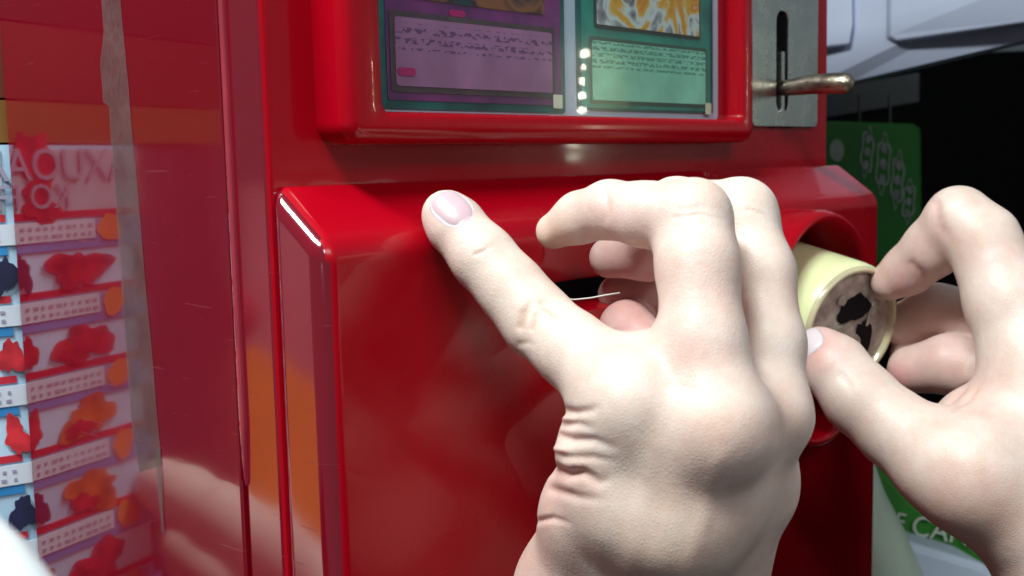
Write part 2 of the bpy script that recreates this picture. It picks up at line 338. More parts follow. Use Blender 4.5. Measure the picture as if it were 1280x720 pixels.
# ------------------------------------------------------------------ cards behind the pane
def printed(name, c1, c2, scale, dist=3, lines=None, rough=.4):
    m = mat(name, c1, rough, var=0, vscale=scale, color2=c2)
    return m
def textprint(name, base, ink, sx, sz, rows_from, cover):
    """printed paragraph: rows of small illegible characters (flat print)"""
    m = bpy.data.materials.new(name); m.use_nodes = True; n = m.node_tree; b = n.nodes['Principled BSDF']; b.inputs['Roughness'].default_value = .4
    tc = n.nodes.new('ShaderNodeTexCoord'); mp = n.nodes.new('ShaderNodeMapping'); mp.inputs['Scale'].default_value = (sx, 1, sz)
    br = n.nodes.new('ShaderNodeTexNoise'); br.inputs['Scale'].default_value = 1; br.inputs['Detail'].default_value = 3
    n.links.new(tc.outputs['Object'], mp.inputs[0]); n.links.new(mp.outputs[0], br.inputs['Vector'])
    sep = n.nodes.new('ShaderNodeSeparateXYZ'); n.links.new(tc.outputs['Object'], sep.inputs[0])
    def math_(op, a, b_=None):
        k = n.nodes.new('ShaderNodeMath'); k.operation = op
        for i, v in enumerate((a, b_)):
            if v is None: continue
            if isinstance(v, (int, float)): k.inputs[i].default_value = v
            else: n.links.new(v, k.inputs[i])
        return k.outputs[0]
    row = math_('GREATER_THAN', math_('FRACT', math_('MULTIPLY', sep.outputs[2], rows_from[2])), .38)
    zone = math_('MULTIPLY', math_('GREATER_THAN', sep.outputs[2], rows_from[0]), math_('LESS_THAN', sep.outputs[2], rows_from[1]))
    ch = math_('GREATER_THAN', br.outputs['Fac'], cover)
    fac = math_('MULTIPLY', math_('MULTIPLY', row, zone), ch); fac = math_('MULTIPLY', fac, .75)
    cl = n.nodes.new('ShaderNodeTexNoise'); cl.inputs['Scale'].default_value = 60; n.links.new(tc.outputs['Object'], cl.inputs['Vector'])
    rp = n.nodes.new('ShaderNodeValToRGB'); rp.color_ramp.elements[0].position = .35; rp.color_ramp.elements[1].position = .7
    rp.color_ramp.elements[0].color = (*base, 1); rp.color_ramp.elements[1].color = tuple(min(1, c * 1.35 + .01) for c in base) + (1,)
    n.links.new(cl.outputs['Fac'], rp.inputs['Fac'])
    mx = n.nodes.new('ShaderNodeMixRGB'); n.links.new(fac, mx.inputs[0]); n.links.new(rp.outputs[0], mx.inputs[1]); mx.inputs[2].default_value = (*ink, 1)
    n.links.new(mx.outputs[0], b.inputs['Base Color']); return m
TEAL = mat('teal_card_border', (.010, .075, .080), .35, var=.35, vscale=50, color2=(.02, .14, .13))
PURP = mat('purple_card_field', (.14, .02, .17), .35, var=.3, vscale=45, color2=(.24, .03, .19))
GRN = mat('green_card_field', (.015, .22, .18), .35, var=.2, vscale=45, color2=(.03, .32, .25))
EDGE = mat('brown_card_line', (.10, .055, .07), .4, var=.3, vscale=90)
MAG = mat('magenta_print', (.55, .01, .16), .4)
STK = mat('cream_foil', (.85, .85, .66), .25, var=.05)
PTXT = textprint('mauve_text_box', (.36, .14, .30), (.08, .02, .11), 380, 700, (.0525, .0615, 300), .52)
GTXT = textprint('mint_text_box', (.26, .62, .48), (.05, .22, .17), 420, 700, (.0515, .0620, 400), .47)
def card_piece(name, x0, x1, z0, z1, y, m, par, t=.0004, r=.0012):
    o = link(name, prism_me([(x, y, z) for x, z in rrect(x0, x1, z0, z1, r, 4)], (0, t, 0)), m, None, False); o.parent = par; return o
CY = .0220
def fp(px, py): q = on_front(px, py, CY); return q[0], q[2]
# purple card
pc = empty('trading_card', M4); tag(pc, 'purple and teal trading card with mauve text box, left in the window', 'trading card', 'cards shown in the window')
xl, zb = fp(475, 135); xr, _ = fp(709, 139)
card_piece('card_sheet', xl, xr, zb, zb + .14, CY + .0008, TEAL, pc)
xa = fp(486, 120)[0]; xb = fp(703, 120)[0]
card_piece('purple_field', xa, xb, zb + .0028, zb + .135, CY + .0004, PURP, pc)
tx0, tz1 = fp(492, 20); tx1, tz0 = fp(690, 112); tz0 = fp(495, 107)[1]
card_piece('text_border', tx0 - .002, tx1 + .002, tz0 - .002, tz1 + .002, CY + .0000, EDGE, pc)
card_piece('text_box', tx0, tx1, tz0, tz1, CY - .0004, PTXT, pc)
mz = fp(500, 90)[1]; card_piece('magenta_tag', tx0 + .0005, tx0 + .0085, mz - .0012, mz + .0015, CY - .0008, MAG, pc)
mz = fp(570, 17)[1]; m0 = fp(562, 17)[0]; card_piece('magenta_tag', m0, m0 + .008, mz - .0010, mz + .0012, CY + .0000, MAG, pc)
sx, sz = fp(697, 127); card_piece('foil_square', sx - .0026, sx + .0026, sz - .0026, sz + .0026, CY - .0004, STK, pc, r=.0004)
def artwork(name, cols, scale):
    m = bpy.data.materials.new(name); m.use_nodes = True; n = m.node_tree; b = n.nodes['Principled BSDF']; b.inputs['Roughness'].default_value = .35
    tc = n.nodes.new('ShaderNodeTexCoord'); nz = n.nodes.new('ShaderNodeTexNoise'); nz.inputs['Scale'].default_value = scale; nz.inputs['Distortion'].default_value = 1.6; nz.inputs['Detail'].default_value = 3
    rp = n.nodes.new('ShaderNodeValToRGB'); e = rp.color_ramp.elements; rp.color_ramp.interpolation = 'EASE'
    k = len(cols)
    for i, c in enumerate(cols):
        pos = .28 + .44 * i / (k - 1)
        el = e[i] if i < 2 else e.new(pos); el.position = pos; el.color = (*c, 1)
    n.links.new(tc.outputs['Object'], nz.inputs['Vector']); n.links.new(nz.outputs['Fac'], rp.inputs['Fac']); n.links.new(rp.outputs[0], b.inputs['Base Color']); return m
ART1 = artwork('dark_artwork', [(.02, .06, .07), (.05, .01, .03), (.30, .10, .04), (.02, .02, .05), (.1, .3, .36)], 35)
ART2 = artwork('warm_artwork', [(.05, .04, .06), (.30, .27, .33), (.74, .80, .82), (.85, .42, .03), (.80, .26, .03), (.78, .80, .62)], 40)
az = fp(560, 4)[1]; ax0 = fp(535, 4)[0]; ax1 = fp(680, 4)[0]
card_piece('artwork', ax0 - .018, ax1, az, az + .06, CY, ART1, pc)
# green card
gc = empty('trading_card', M4); tag(gc, 'green trading card with mint text box and orange artwork, right in the window', 'trading card', 'cards shown in the window')
gl, gz = fp(724, 137); gr, _ = fp(893, 142)
card_piece('card_sheet', gl, gr, gz, gz + .14, CY + .0008, TEAL, gc)
card_piece('green_field', gl + .003, gr - .003, gz + .001, gz + .135, CY + .0004, GRN, gc)
a0, b1 = fp(740, 50); a1, _ = fp(881, 60); b0 = fp(745, 125)[1]
card_piece('text_border', a0 - .0015, a1 + .0015, b0 - .0015, b1 + .0015, CY, mat('green_card_line', (.05, .10, .08), .4), gc)
card_piece('text_box', a0, a1, b0, b1, CY - .0004, GTXT, gc)
r0, q = fp(746, 30); r1, _ = fp(873, 42)
card_piece('art_border', r0 - .0015, r1 + .0015, q - .0015, q + .08, CY, mat('dark_card_line', (.05, .055, .05), .4), gc)
card_piece('artwork', r0, r1, q, q + .078, CY - .0004, ART2, gc, r=.0006)
STR = mat('white_print', (.75, .78, .72), .4, var=.1)
sx, sz = fp(885, 136); card_piece('foil_square', sx - .0022, sx + .0022, sz - .0026, sz + .0026, CY - .0004, STK, gc, r=.0004)

# ------------------------------------------------------------------ lights that mirror in the window
n_ = -YM
def mirror_front(px, py, y, t):
    h = W(*on_front(px, py, y)); d = (h - CAM).normalized(); r = d - 2 * d.dot(n_) * n_; return h + r * t
LEDM = mat('lit_bulb', (1, 1, .9), .3, emit=(1.0, 1.0, .80), estr=110)
t = empty('light_string', Matrix.Translation(mirror_front(727, 110, .0175, 1.0))); bpy.context.view_layer.update()
tag(t, 'vertical string of small lit bulbs mirrored in the card window', 'light string')
base = t.matrix_world.translation.copy()
prev = None
for k, py in enumerate([68, 84, 101, 119, 137, 158, 178, 196]):
    p = mirror_front(728 + random.uniform(-1.5, 1.5), py, .0175, 1.0) - base
    bm = bmesh.new(); bmesh.ops.create_uvsphere(bm, u_segments=12, v_segments=8, radius=.0032 if k % 3 else .0048)
    me = bpy.data.meshes.new('m'); bm.to_mesh(me); bm.free(); o = link('bulb', me, LEDM, t); o.location = p
    if prev is not None:
        link('wire', tube_me([prev, (prev + p) / 2 + Vector((.004, .004, 0)), p], .0012, 6), DBLACK, t)
    prev = p
# added glow panel, dim warm green, makes the reflected glow over the green card
pn = [mirror_front(px, py, .0175, 1.15) for px, py in ((740, 72), (772, 66), (782, 134), (742, 138))]
GLOWP = mat('glow_panel_emission', (.1, .2, .1), .4, emit=(.75, 1.0, .35), estr=2.0)
sg = link('glow_panel', prism_me(pn, (n_ * -.0 + Vector((.8, .3, 0)).normalized() * .03)), GLOWP, smooth=False)
tag(sg, 'small added yellowish green glow panel mirrored over the green card', 'glow panel')

# ------------------------------------------------------------------ left: poster on an orange machine, seen directly and mirrored
aP = math.radians(57.6); D1 = Vector((-math.sin(aP), -math.cos(aP), 0))        # direction running left and nearer
NP = Vector((math.cos(aP), -math.sin(aP), 0))                                  # poster's facing direction (towards camera side)
J = W(X0, .1995, 0)
PM = Matrix((-D1, -NP, ZM)).transposed().to_4x4(); PM.translation = J            # x: towards J (right), y: into the cabinet, z up
def on_poster(px, py, y=0, mirrored=False):
    d = ray(px, py).normalized(); c = CAM.copy()
    if mirrored:
        q = W(*on_side(px, py, X0)); d = d - 2 * d.dot(XM) * XM; c = q
    k = (J - c).dot(NP) / d.dot(NP) if False else ((J - NP * y * -1 * -1) - c).dot(NP) / d.dot(NP)
    h = c + d * k - J; return (h.dot(-D1), h.z)
orm = empty('orange_machine', PM); tag(orm, 'orange and ochre cabinet standing left of the red machine behind the poster', 'cabinet')
xe = on_poster(185, 400, 0, True)[0]
print('POSTER left edge', xe, 'J', J, 'row z', on_poster(20, 400), on_poster(20, 505), on_poster(150, 470, 0, True), on_poster(60, 495, 0, True))
zt = on_poster(5, 181)[1]; xcab = on_poster(306, 400, 0, True)[0]
link('cabinet_body', box_me(xcab, .005, .004, .05, -.9, zt), mat('dull_pink_cabinet', (.12, .035, .055), .5, var=.3, vscale=14), orm, smooth=False)
link('cabinet_band', box_me(xcab, .005, .003, .05, zt + .001, zt + .018), OCHRE, orm, smooth=False)
link('cabinet_top', box_me(xcab, .005, .0035, .05, zt + .019, zt + .05), mat('dark_orange_cabinet', (.13, .022, .008), .5, var=.2, vscale=8), orm, smooth=False)
link('cabinet_head', box_me(xcab, .005, .0045, .05, zt + .051, zt + .6), mat('dark_brown_cabinet', (.05, .006, .008), .5, var=.3), orm, smooth=False)
pst = empty('poster', PM); tag(pst, 'pale blue poster of red creatures in rows with white name labels', 'poster')
BLUEP = mat('poster_pale_blue', (.36, .58, .78), .45, var=.12, vscale=18, color2=(.48, .68, .86))
BLUEB = mat('poster_blue_band', (.03, .22, .52), .45, var=.2, vscale=25)
HEADP = mat('poster_head', (.40, .44, .50), .45, var=.1)
CRE = [mat('poster_red_print', (.34, .010, .03), .5, var=.5, vscale=90, color2=(.46, .02, .03)), mat('poster_orange_print', (.55, .12, .02), .5, var=.5, vscale=90), mat('poster_dark_print', (.012, .014, .05), .5, var=.4, vscale=80)]
LABW = mat('poster_label', (.58, .64, .74), .5, var=.05)
STAR = mat('poster_star', (.75, .20, .03), .5); INK = mat('poster_ink', (.30, .28, .40), .5); REDB = mat('poster_red_band', (.5, .02, .04), .5)
def flat(name, me, m, par): o = link(name, me, m, None, False); o.parent = par; return o
def rect(x0, x1, z0, z1, y, t=.0005): return box_me(x0, x1, y, y + t, z0, z1)
zr0 = on_poster(20, 395)[1]; step = abs(on_poster(20, 495)[1] - zr0); xw = xe
flat('poster_sheet', rect(xw, .0035, zr0 - 5.2 * step, zt, 0.001, .001), BLUEP, pst)
flat('poster_head_band', rect(xw, -.0022, zr0 + step + .008, zt - .002, .0003), HEADP, pst)
def pblob(name, cx, cz, rx, rz, m, seed, jag=.22, y=-.0004):
    rr = random.Random(seed); ph = [rr.uniform(0, 6.28) for _ in range(4)]; pts = []
    for i in range(36):
        a = 2 * math.pi * i / 36; r = 1 + jag * (math.sin(2 * a + ph[0]) + .7 * math.sin(3 * a + ph[1]) + .5 * math.sin(5 * a + ph[2]) + .35 * math.sin(9 * a + ph[3]))
        pts.append((cx + rx * r * math.cos(a), y, cz + rz * r * math.sin(a)))
    return flat(name, prism_me(pts, (0, .0003, 0)), m, pst)
def textobj(s, size, loc, m, par, name='lettering', ext=.0002, sxf=1.0, rotm=None):
    cu = bpy.data.curves.new('t', 'FONT'); cu.body = s; cu.size = size; cu.extrude = ext; cu.resolution_u = 3
    o = bpy.data.objects.new('t', cu); COL.objects.link(o); dg = bpy.context.evaluated_depsgraph_get(); dg.update()
    me = bpy.data.meshes.new_from_object(o.evaluated_get(dg)); bpy.data.objects.remove(o)
    mt_ = Matrix.Translation(loc) @ (rotm or Matrix.Rotation(math.pi / 2, 4, 'X')) @ Matrix.Diagonal((sxf, 1, 1, 1)); me.transform(mt_)
    o = link(name, me, m, None, False); o.parent = par; return o
print('xw', xw, 'step', step, 'zt', zt, 'zr0', zr0)
Lp = -xw
for k in range(-1, 5):
    z = zr0 - k * step
    flat('row_band', rect(xw, -.0022, z - .008, z + .004, .0002), BLUEB, pst)
    flat('red_line', rect(xw, -.0022, z + .0055, z + .0085, .0001), REDB, pst)
    flat('name_label', rect(-Lp * .62, .001, z - .004, z + .0045, -.0003), LABW, pst)
    for r_ in range(2):
        for j in range(10):
            w = random.uniform(.3, .8) * Lp * .05
            flat('ink_mark', rect(-.005 - j * Lp * .055 - w, -.005 - j * Lp * .055, z + .0012 - r_ * .0035, z + .0025 - r_ * .0035, -.0006, .0002), INK, pst)
    pblob('star', -Lp * .74, z, .0065, .0065, STAR, 40 + k, .10)
    if k < 4:
        pblob('creature', -Lp * .48, z - step * .5, Lp * .20, step * .26, CRE[(0, 0, 1, 1, 0, 0)[k + 1]], 60 + k)
        pblob('creature', -Lp * .40, z - step * .62, Lp * .10, step * .12, CRE[0], 70 + k, y=-.0007)
        pblob('creature', -.001 - Lp * .04, z - step * .5, Lp * .06, step * .24, CRE[(2, 0, 0, 2, 0, 0)[k + 1] if k >= 0 else 2], 80 + k, y=-.0009)
    flat('margin_line', rect(xw, xw + .004, z - step, z - .009, -.0001), CRE[2], pst)
hz = zr0 + step
textobj('AXUOAAX', .019, (-Lp * .93, -.0006, hz + .022), INK, pst)
textobj('KO FC', .015, (-Lp * .45, -.0006, hz + .010), INK, pst)
pblob('creature', -Lp * .22, hz + .030, Lp * .12, .013, CRE[0], 91); pblob('creature', -Lp * .22, hz + .012, Lp * .13, .008, CRE[0], 93)

# orange box mirrored in the hood's cheek, and other things left of the frame that only show mirrored
def mirror_side(px, py, t, x=X0):
    q = W(*on_side(px, py, x)); d = (q - CAM).normalized(); d = d - 2 * d.dot(XM) * XM; return q + d * t
def mirror_on(px, py, Q, N):
    q = W(*on_side(px, py, X0)); d = (q - CAM).normalized(); d = d - 2 * d.dot(XM) * XM; return q + d * ((Q - q).dot(N) / d.dot(N))
NC = Vector((.85, -.10, .52)).normalized()
QC = mirror_side(360, 560, .30); QB = QC - NC * .10
pts = [mirror_on(px, py, QC, NC) for px, py in ((296, 436), (322, 432), (345, 450), (372, 466), (395, 472), (470, 486), (470, 790), (296, 790))]
ob = link('orange_crate', prism_me(pts, NC * -.04), ORANGE, smooth=False); tag(ob, 'orange crate mirrored in the left cheek of the hood', 'crate')
PINKW = mat('pale_bin', (.42, .14, .17), .5, var=.2, vscale=12)
pts = [mirror_on(px, py, QB, NC) for px, py in ((304, 230), (440, 250), (440, 520), (304, 480))]
wb = link('pale_carton', prism_me(pts, NC * -.04), PINKW, smooth=False); tag(wb, 'pale carton mirrored above the orange crate in the hood cheek', 'carton')
# small toys reflected between poster and seam
for (px, py, r, m_, lab) in ((268, 500, .010, WHITEN, 'small white ball mirrored in the red side panel'), (262, 568, .007, mat('yellow_ball', (.75, .65, .05), .3), 'small yellow ball mirrored in the red side panel'), (272, 395, .022, CRE[0], 'round red toy mirrored in the red side panel')):
    bm = bmesh.new(); bmesh.ops.create_uvsphere(bm, u_segments=20, v_segments=12, radius=r); me = bpy.data.meshes.new('m'); bm.to_mesh(me); bm.free()
    for v in me.vertices: v.co.z *= .9 + .12 * math.sin(v.co.x * 90)
    o = link('toy_ball', me, m_); o.location = mirror_side(px, py, .27); tag(o, lab, 'ball')

# white blurred rim near the camera, bottom left
d = .15
path = [P(-90, 560, d), P(-30, 622, d), P(20, 680, d * .99), P(60, 735, d * .98), P(90, 800, d * .97)]
path2 = [p + (RM @ Vector((-.0085, -.0065, 0))) for p in path]
wr = link('white_tray_rim', tube_me(path2, [.0085, .0100, .0108, .0112, .0115], 24), WHITEN); tag(wr, 'blurred rounded white rim close by in the lower left corner', 'tray rim')

# ------------------------------------------------------------------ right: pale boards, green package, tub and tray
def slab(name, pix, dpt, thick, m, label=None, cat=None, par=None, bev=.0015):
    """real slab standing at its own distance, extruded backwards"""
    pts = [P(px, py, dd if (dd := (dpt(px) if callable(dpt) else dpt)) else 0) for px, py in pix]
    o = link(name, prism_me(pts, RM @ Vector((0, 0, -thick))), m, None, False)
    if bev: bevel(o, bev, 3)
    if label: tag(o, label, cat)
    if par: o.parent = par
    return o
dep = lambda px: .98 - .00055 * (px - 1037)
sh = slab('display_board', [(1000, -70), (1420, -90), (1420, 17), (1280, 50), (1070, 101), (1000, 116)], dep, .03, BOXW, 'pale blue grey display board with raised panels jutting from the right', 'board')
dd = lambda off: (lambda px: dep(px) - off)
slab('raised_panel', [(1114, -60), (1420, -80), (1420, 6), (1280, 28), (1122, 51), (1113, 45)], dd(.020), .019, BOXW, par=sh, bev=.0016)
slab('raised_panel', [(1000, -60), (1065, -66), (1066, 30), (1062, 55), (1000, 62)], dd(.017), .016, BOXW, par=sh, bev=.0014)
slab('panel_edge', [(1065, -40), (1114, -45), (1112, 2), (1068, 9)], dd(.008), .006, BOXW, par=sh, bev=.001)
slab('panel_shadow_gap', [(1069, 10), (1111, 3), (1111, 7), (1069, 14)], dd(.002), .0015, GAPSHADE, par=sh, bev=0)  # dark strip painted in for the shade between the panels
bpy.data.objects['panel_edge'].location = (0, 0, 0)
rr_ = slab('dark_shelf_rail', [(1225, 48), (1420, 5), (1420, 60), (1225, 66)], 1.15, .03, mat('dark_rail', (.03, .045, .055), .6), 'dark rail under the pale display board', 'rail')
slab('dark_shelf', [(1020, 112), (1150, 90), (1150, 128), (1020, 150)], 1.1, .05, mat('dark_teal_shelf', (.006, .012, .016), .6), 'very dark shelf edge behind the red machine above the green package', 'shelf')
for px in (1074, 1112):
    o = slab('shelf_post', [(px, 118), (px + 2, 118), (px + 2, 158), (px, 158)], 1.06, .004, mat('dim_post', (.012, .015, .016), .5), 'thin dim wire post above the green package', 'post', bev=0); o['group'] = 'wire posts above the green package'; o['label'] = 'thin dim wire post above the green package, ' + ('nearer the red machine' if px < 1100 else 'farther from the red machine')
# green package (upper)
GD = .93
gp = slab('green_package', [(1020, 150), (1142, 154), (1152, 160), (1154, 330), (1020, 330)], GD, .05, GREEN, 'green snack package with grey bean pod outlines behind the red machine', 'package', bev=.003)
for cx, cy, rx, ry in ((1084, 190, 8, 30), (1104, 205, 9, 36), (1122, 225, 8, 34), (1136, 252, 8, 26)):
    pts = [];
    outer = []; inner = []
    for i in range(28):
        a = 2 * math.pi * i / 28; wob = 1 + .14 * math.sin(6 * a + cx)
        outer.append(P(cx + rx * wob * math.cos(a) + (math.sin(a)) * -2, cy + ry * wob * math.sin(a), GD - .001))
        inner.append(P(cx + (rx - 2) * wob * math.cos(a) + math.sin(a) * -2, cy + (ry - 2.2) * wob * math.sin(a), GD - .001))
    bk_ = RM @ Vector((0, 0, -.0008))
    o = link('pod_outline', loops_me([outer, inner, [p + bk_ for p in inner], [p + bk_ for p in outer]], closed=True), GREY_PR, None, False); o.parent = gp
    for j in range(3):
        c = P(cx - (j - 1) * 1.5, cy + (j - 1) * ry * .55, GD - .001)
        pts = [c + RM @ Vector(((4 + random.uniform(-1, 1)) * .93 / F * math.cos(2 * math.pi * i / 12), ry * .2 * .93 / F * math.sin(2 * math.pi * i / 12), 0)) for i in range(12)]
        o = link('pod_bean', prism_me(pts, bk_), mat('pod_bean_print', (.04, .05, .05), .6, var=.4, vscale=80) if j == 0 and cx == 1084 else bpy.data.materials['pod_bean_print'], None, False); o.parent = gp
c = P(1046, 188, GD - .001)
pts = [c + RM @ Vector((9 * .93 / F * math.cos(2 * math.pi * i / 24), 14 * .93 / F * math.sin(2 * math.pi * i / 24), 0)) for i in range(24)]
o = link('round_emblem', prism_me(pts, RM @ Vector((0, 0, -.0008))), GREY_PR, None, False); o.parent = gp
# green candy bag (lower)
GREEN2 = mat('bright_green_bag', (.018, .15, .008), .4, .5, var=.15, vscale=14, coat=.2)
gb_ = slab('candy_bag', [(1060, 560), (1096, 585), (1135, 628), (1250, 712), (1245, 735), (1060, 735)], .86, .03, GREEN2, 'bright green candy bag with white hand drawn lettering under the right arm', 'bag', bev=.002)
gb_.data.materials[0] = GREEN2
slab('bag_top', [(1060, 480), (1260, 560), (1330, 760), (1135, 740), (1060, 640)], .90, .02, GREEN2, par=gb_, bev=.002)
rt = RM.to_4x4() @ Matrix.Rotation(math.radians(-11), 4, 'Z')
textobj('CANDY', .0225, P(1137, 668, .856), LETTER, gb_, ext=.0004, rotm=rt, sxf=.95)
textobj('E', .018, P(1117, 660, .856), LETTER, gb_, ext=.0004, rotm=rt, sxf=.9)
# pale tub and tray
ctr = [(1060, 560), (1070, 620), (1082, 670), (1094, 720), (1100, 790)]
tb = link('pale_tub', tube_me([P(x, y, .80) for x, y in ctr], [.014, .020, .027, .0325, .037], 32), LIDM); tag(tb, 'pale greenish white rounded tub standing right of the red machine', 'tub')
tr_ = slab('tray', [(1120, 672), (1140, 678), (1232, 706), (1262, 730), (1280, 800), (1110, 800)], .80, .08, TRAY, 'pale blue grey plastic tray below the candy bag', 'tray', bev=.006)

# ------------------------------------------------------------------ hands: smooth distance field, then surface nets
def surface_nets(D, org, h):
    ins = D < 0; nx, ny, nz_ = D.shape
    cnt = np.zeros((nx - 1, ny - 1, nz_ - 1), np.int8)
    for dx in (0, 1):
        for dy in (0, 1):
            for dz in (0, 1): cnt += ins[dx:nx - 1 + dx, dy:ny - 1 + dy, dz:nz_ - 1 + dz]
    act = (cnt > 0) & (cnt < 8); idx = -np.ones(act.shape, np.int64); A = np.argwhere(act); idx[act] = np.arange(len(A))
    acc = np.zeros((len(A), 3)); num = np.zeros(len(A)); cs = [(i, j, k) for i in (0, 1) for j in (0, 1) for k in (0, 1)]
    for a_ in range(8):
        for b_ in range(a_ + 1, 8):
            if sum(abs(cs[a_][q] - cs[b_][q]) for q in range(3)) != 1: continue
            ca, cb = np.array(cs[a_]), np.array(cs[b_])
            va = D[tuple((A + ca).T)]; vb = D[tuple((A + cb).T)]; mk = (va < 0) != (vb < 0)
            tt = np.where(mk, va / np.where(va == vb, 1, va - vb), 0)[:, None]
            acc += np.where(mk[:, None], A + ca + (cb - ca) * tt, 0); num += mk
    V = org + (acc / num[:, None]) * h
    faces = []
    for axn, (u, v) in ((0, (1, 2)), (1, (2, 0)), (2, (0, 1))):
        sl0 = [slice(None)] * 3; sl1 = [slice(None)] * 3; sl0[axn] = slice(0, -1); sl1[axn] = slice(1, None)
        e0 = ins[tuple(sl0)]; e1 = ins[tuple(sl1)]; E = np.argwhere(e0 != e1)
        ok = (E[:, u] > 0) & (E[:, v] > 0) & (E[:, u] < D.shape[u] - 1) & (E[:, v] < D.shape[v] - 1); E = E[ok]
        du = np.zeros(3, int); du[u] = 1; dv = np.zeros(3, int); dv[v] = 1
        q = [idx[tuple((E - du - dv).T)], idx[tuple((E - dv).T)], idx[tuple(E.T)], idx[tuple((E - du).T)]]
        q = np.stack(q, 1); fl_ = ~e0[tuple(E.T)]; q[fl_] = q[fl_][:, ::-1]; faces.append(q)
    return V, np.concatenate(faces)
def smin(a, b, k):
    hh = np.clip(.5 + .5 * (b - a) / k, 0, 1); return b + (a - b) * hh - k * hh * (1 - hh)
class Field:
    def __init__(s, nodes, h, pad=.012):
        pts = np.array([n[0] for n in nodes]); rs = np.array([n[1] for n in nodes])[:, None]
        s.lo = (pts - rs).min(0) - pad; s.hi = (pts + rs).max(0) + pad; s.h = h
        s.n = np.ceil((s.hi - s.lo) / h).astype(int) + 1
        s.ax = [s.lo[i] + np.arange(s.n[i]) * h for i in range(3)]
    def blank(s): return np.full(s.n, .05, np.float32)
    def cap(s, D, a, ra, b_, rb, k):
        a = np.array(a); b_ = np.array(b_); m = max(ra, rb) + .014
        lo = np.minimum(a, b_) - m; hi = np.maximum(a, b_) + m
        i0 = np.clip(((lo - s.lo) / s.h).astype(int), 0, s.n); i1 = np.clip(((hi - s.lo) / s.h).astype(int) + 1, 0, s.n)
        if (i1 <= i0).any(): return
        X = s.ax[0][i0[0]:i1[0]][:, None, None]; Y = s.ax[1][i0[1]:i1[1]][None, :, None]; Z = s.ax[2][i0[2]:i1[2]][None, None, :]
        d = b_ - a; L2 = max(float(d @ d), 1e-12)
        t = np.clip(((X - a[0]) * d[0] + (Y - a[1]) * d[1] + (Z - a[2]) * d[2]) / L2, 0, 1)
        dist = np.sqrt((X - a[0] - t * d[0]) ** 2 + (Y - a[1] - t * d[1]) ** 2 + (Z - a[2] - t * d[2]) ** 2) - (ra + (rb - ra) * t)
        sl = tuple(slice(i0[i], i1[i]) for i in range(3)); D[sl] = smin(D[sl], dist.astype(np.float32), k)
def node(px, py, dpt, rp): return (np.array(P(px, py, dpt)), rp * dpt / F)
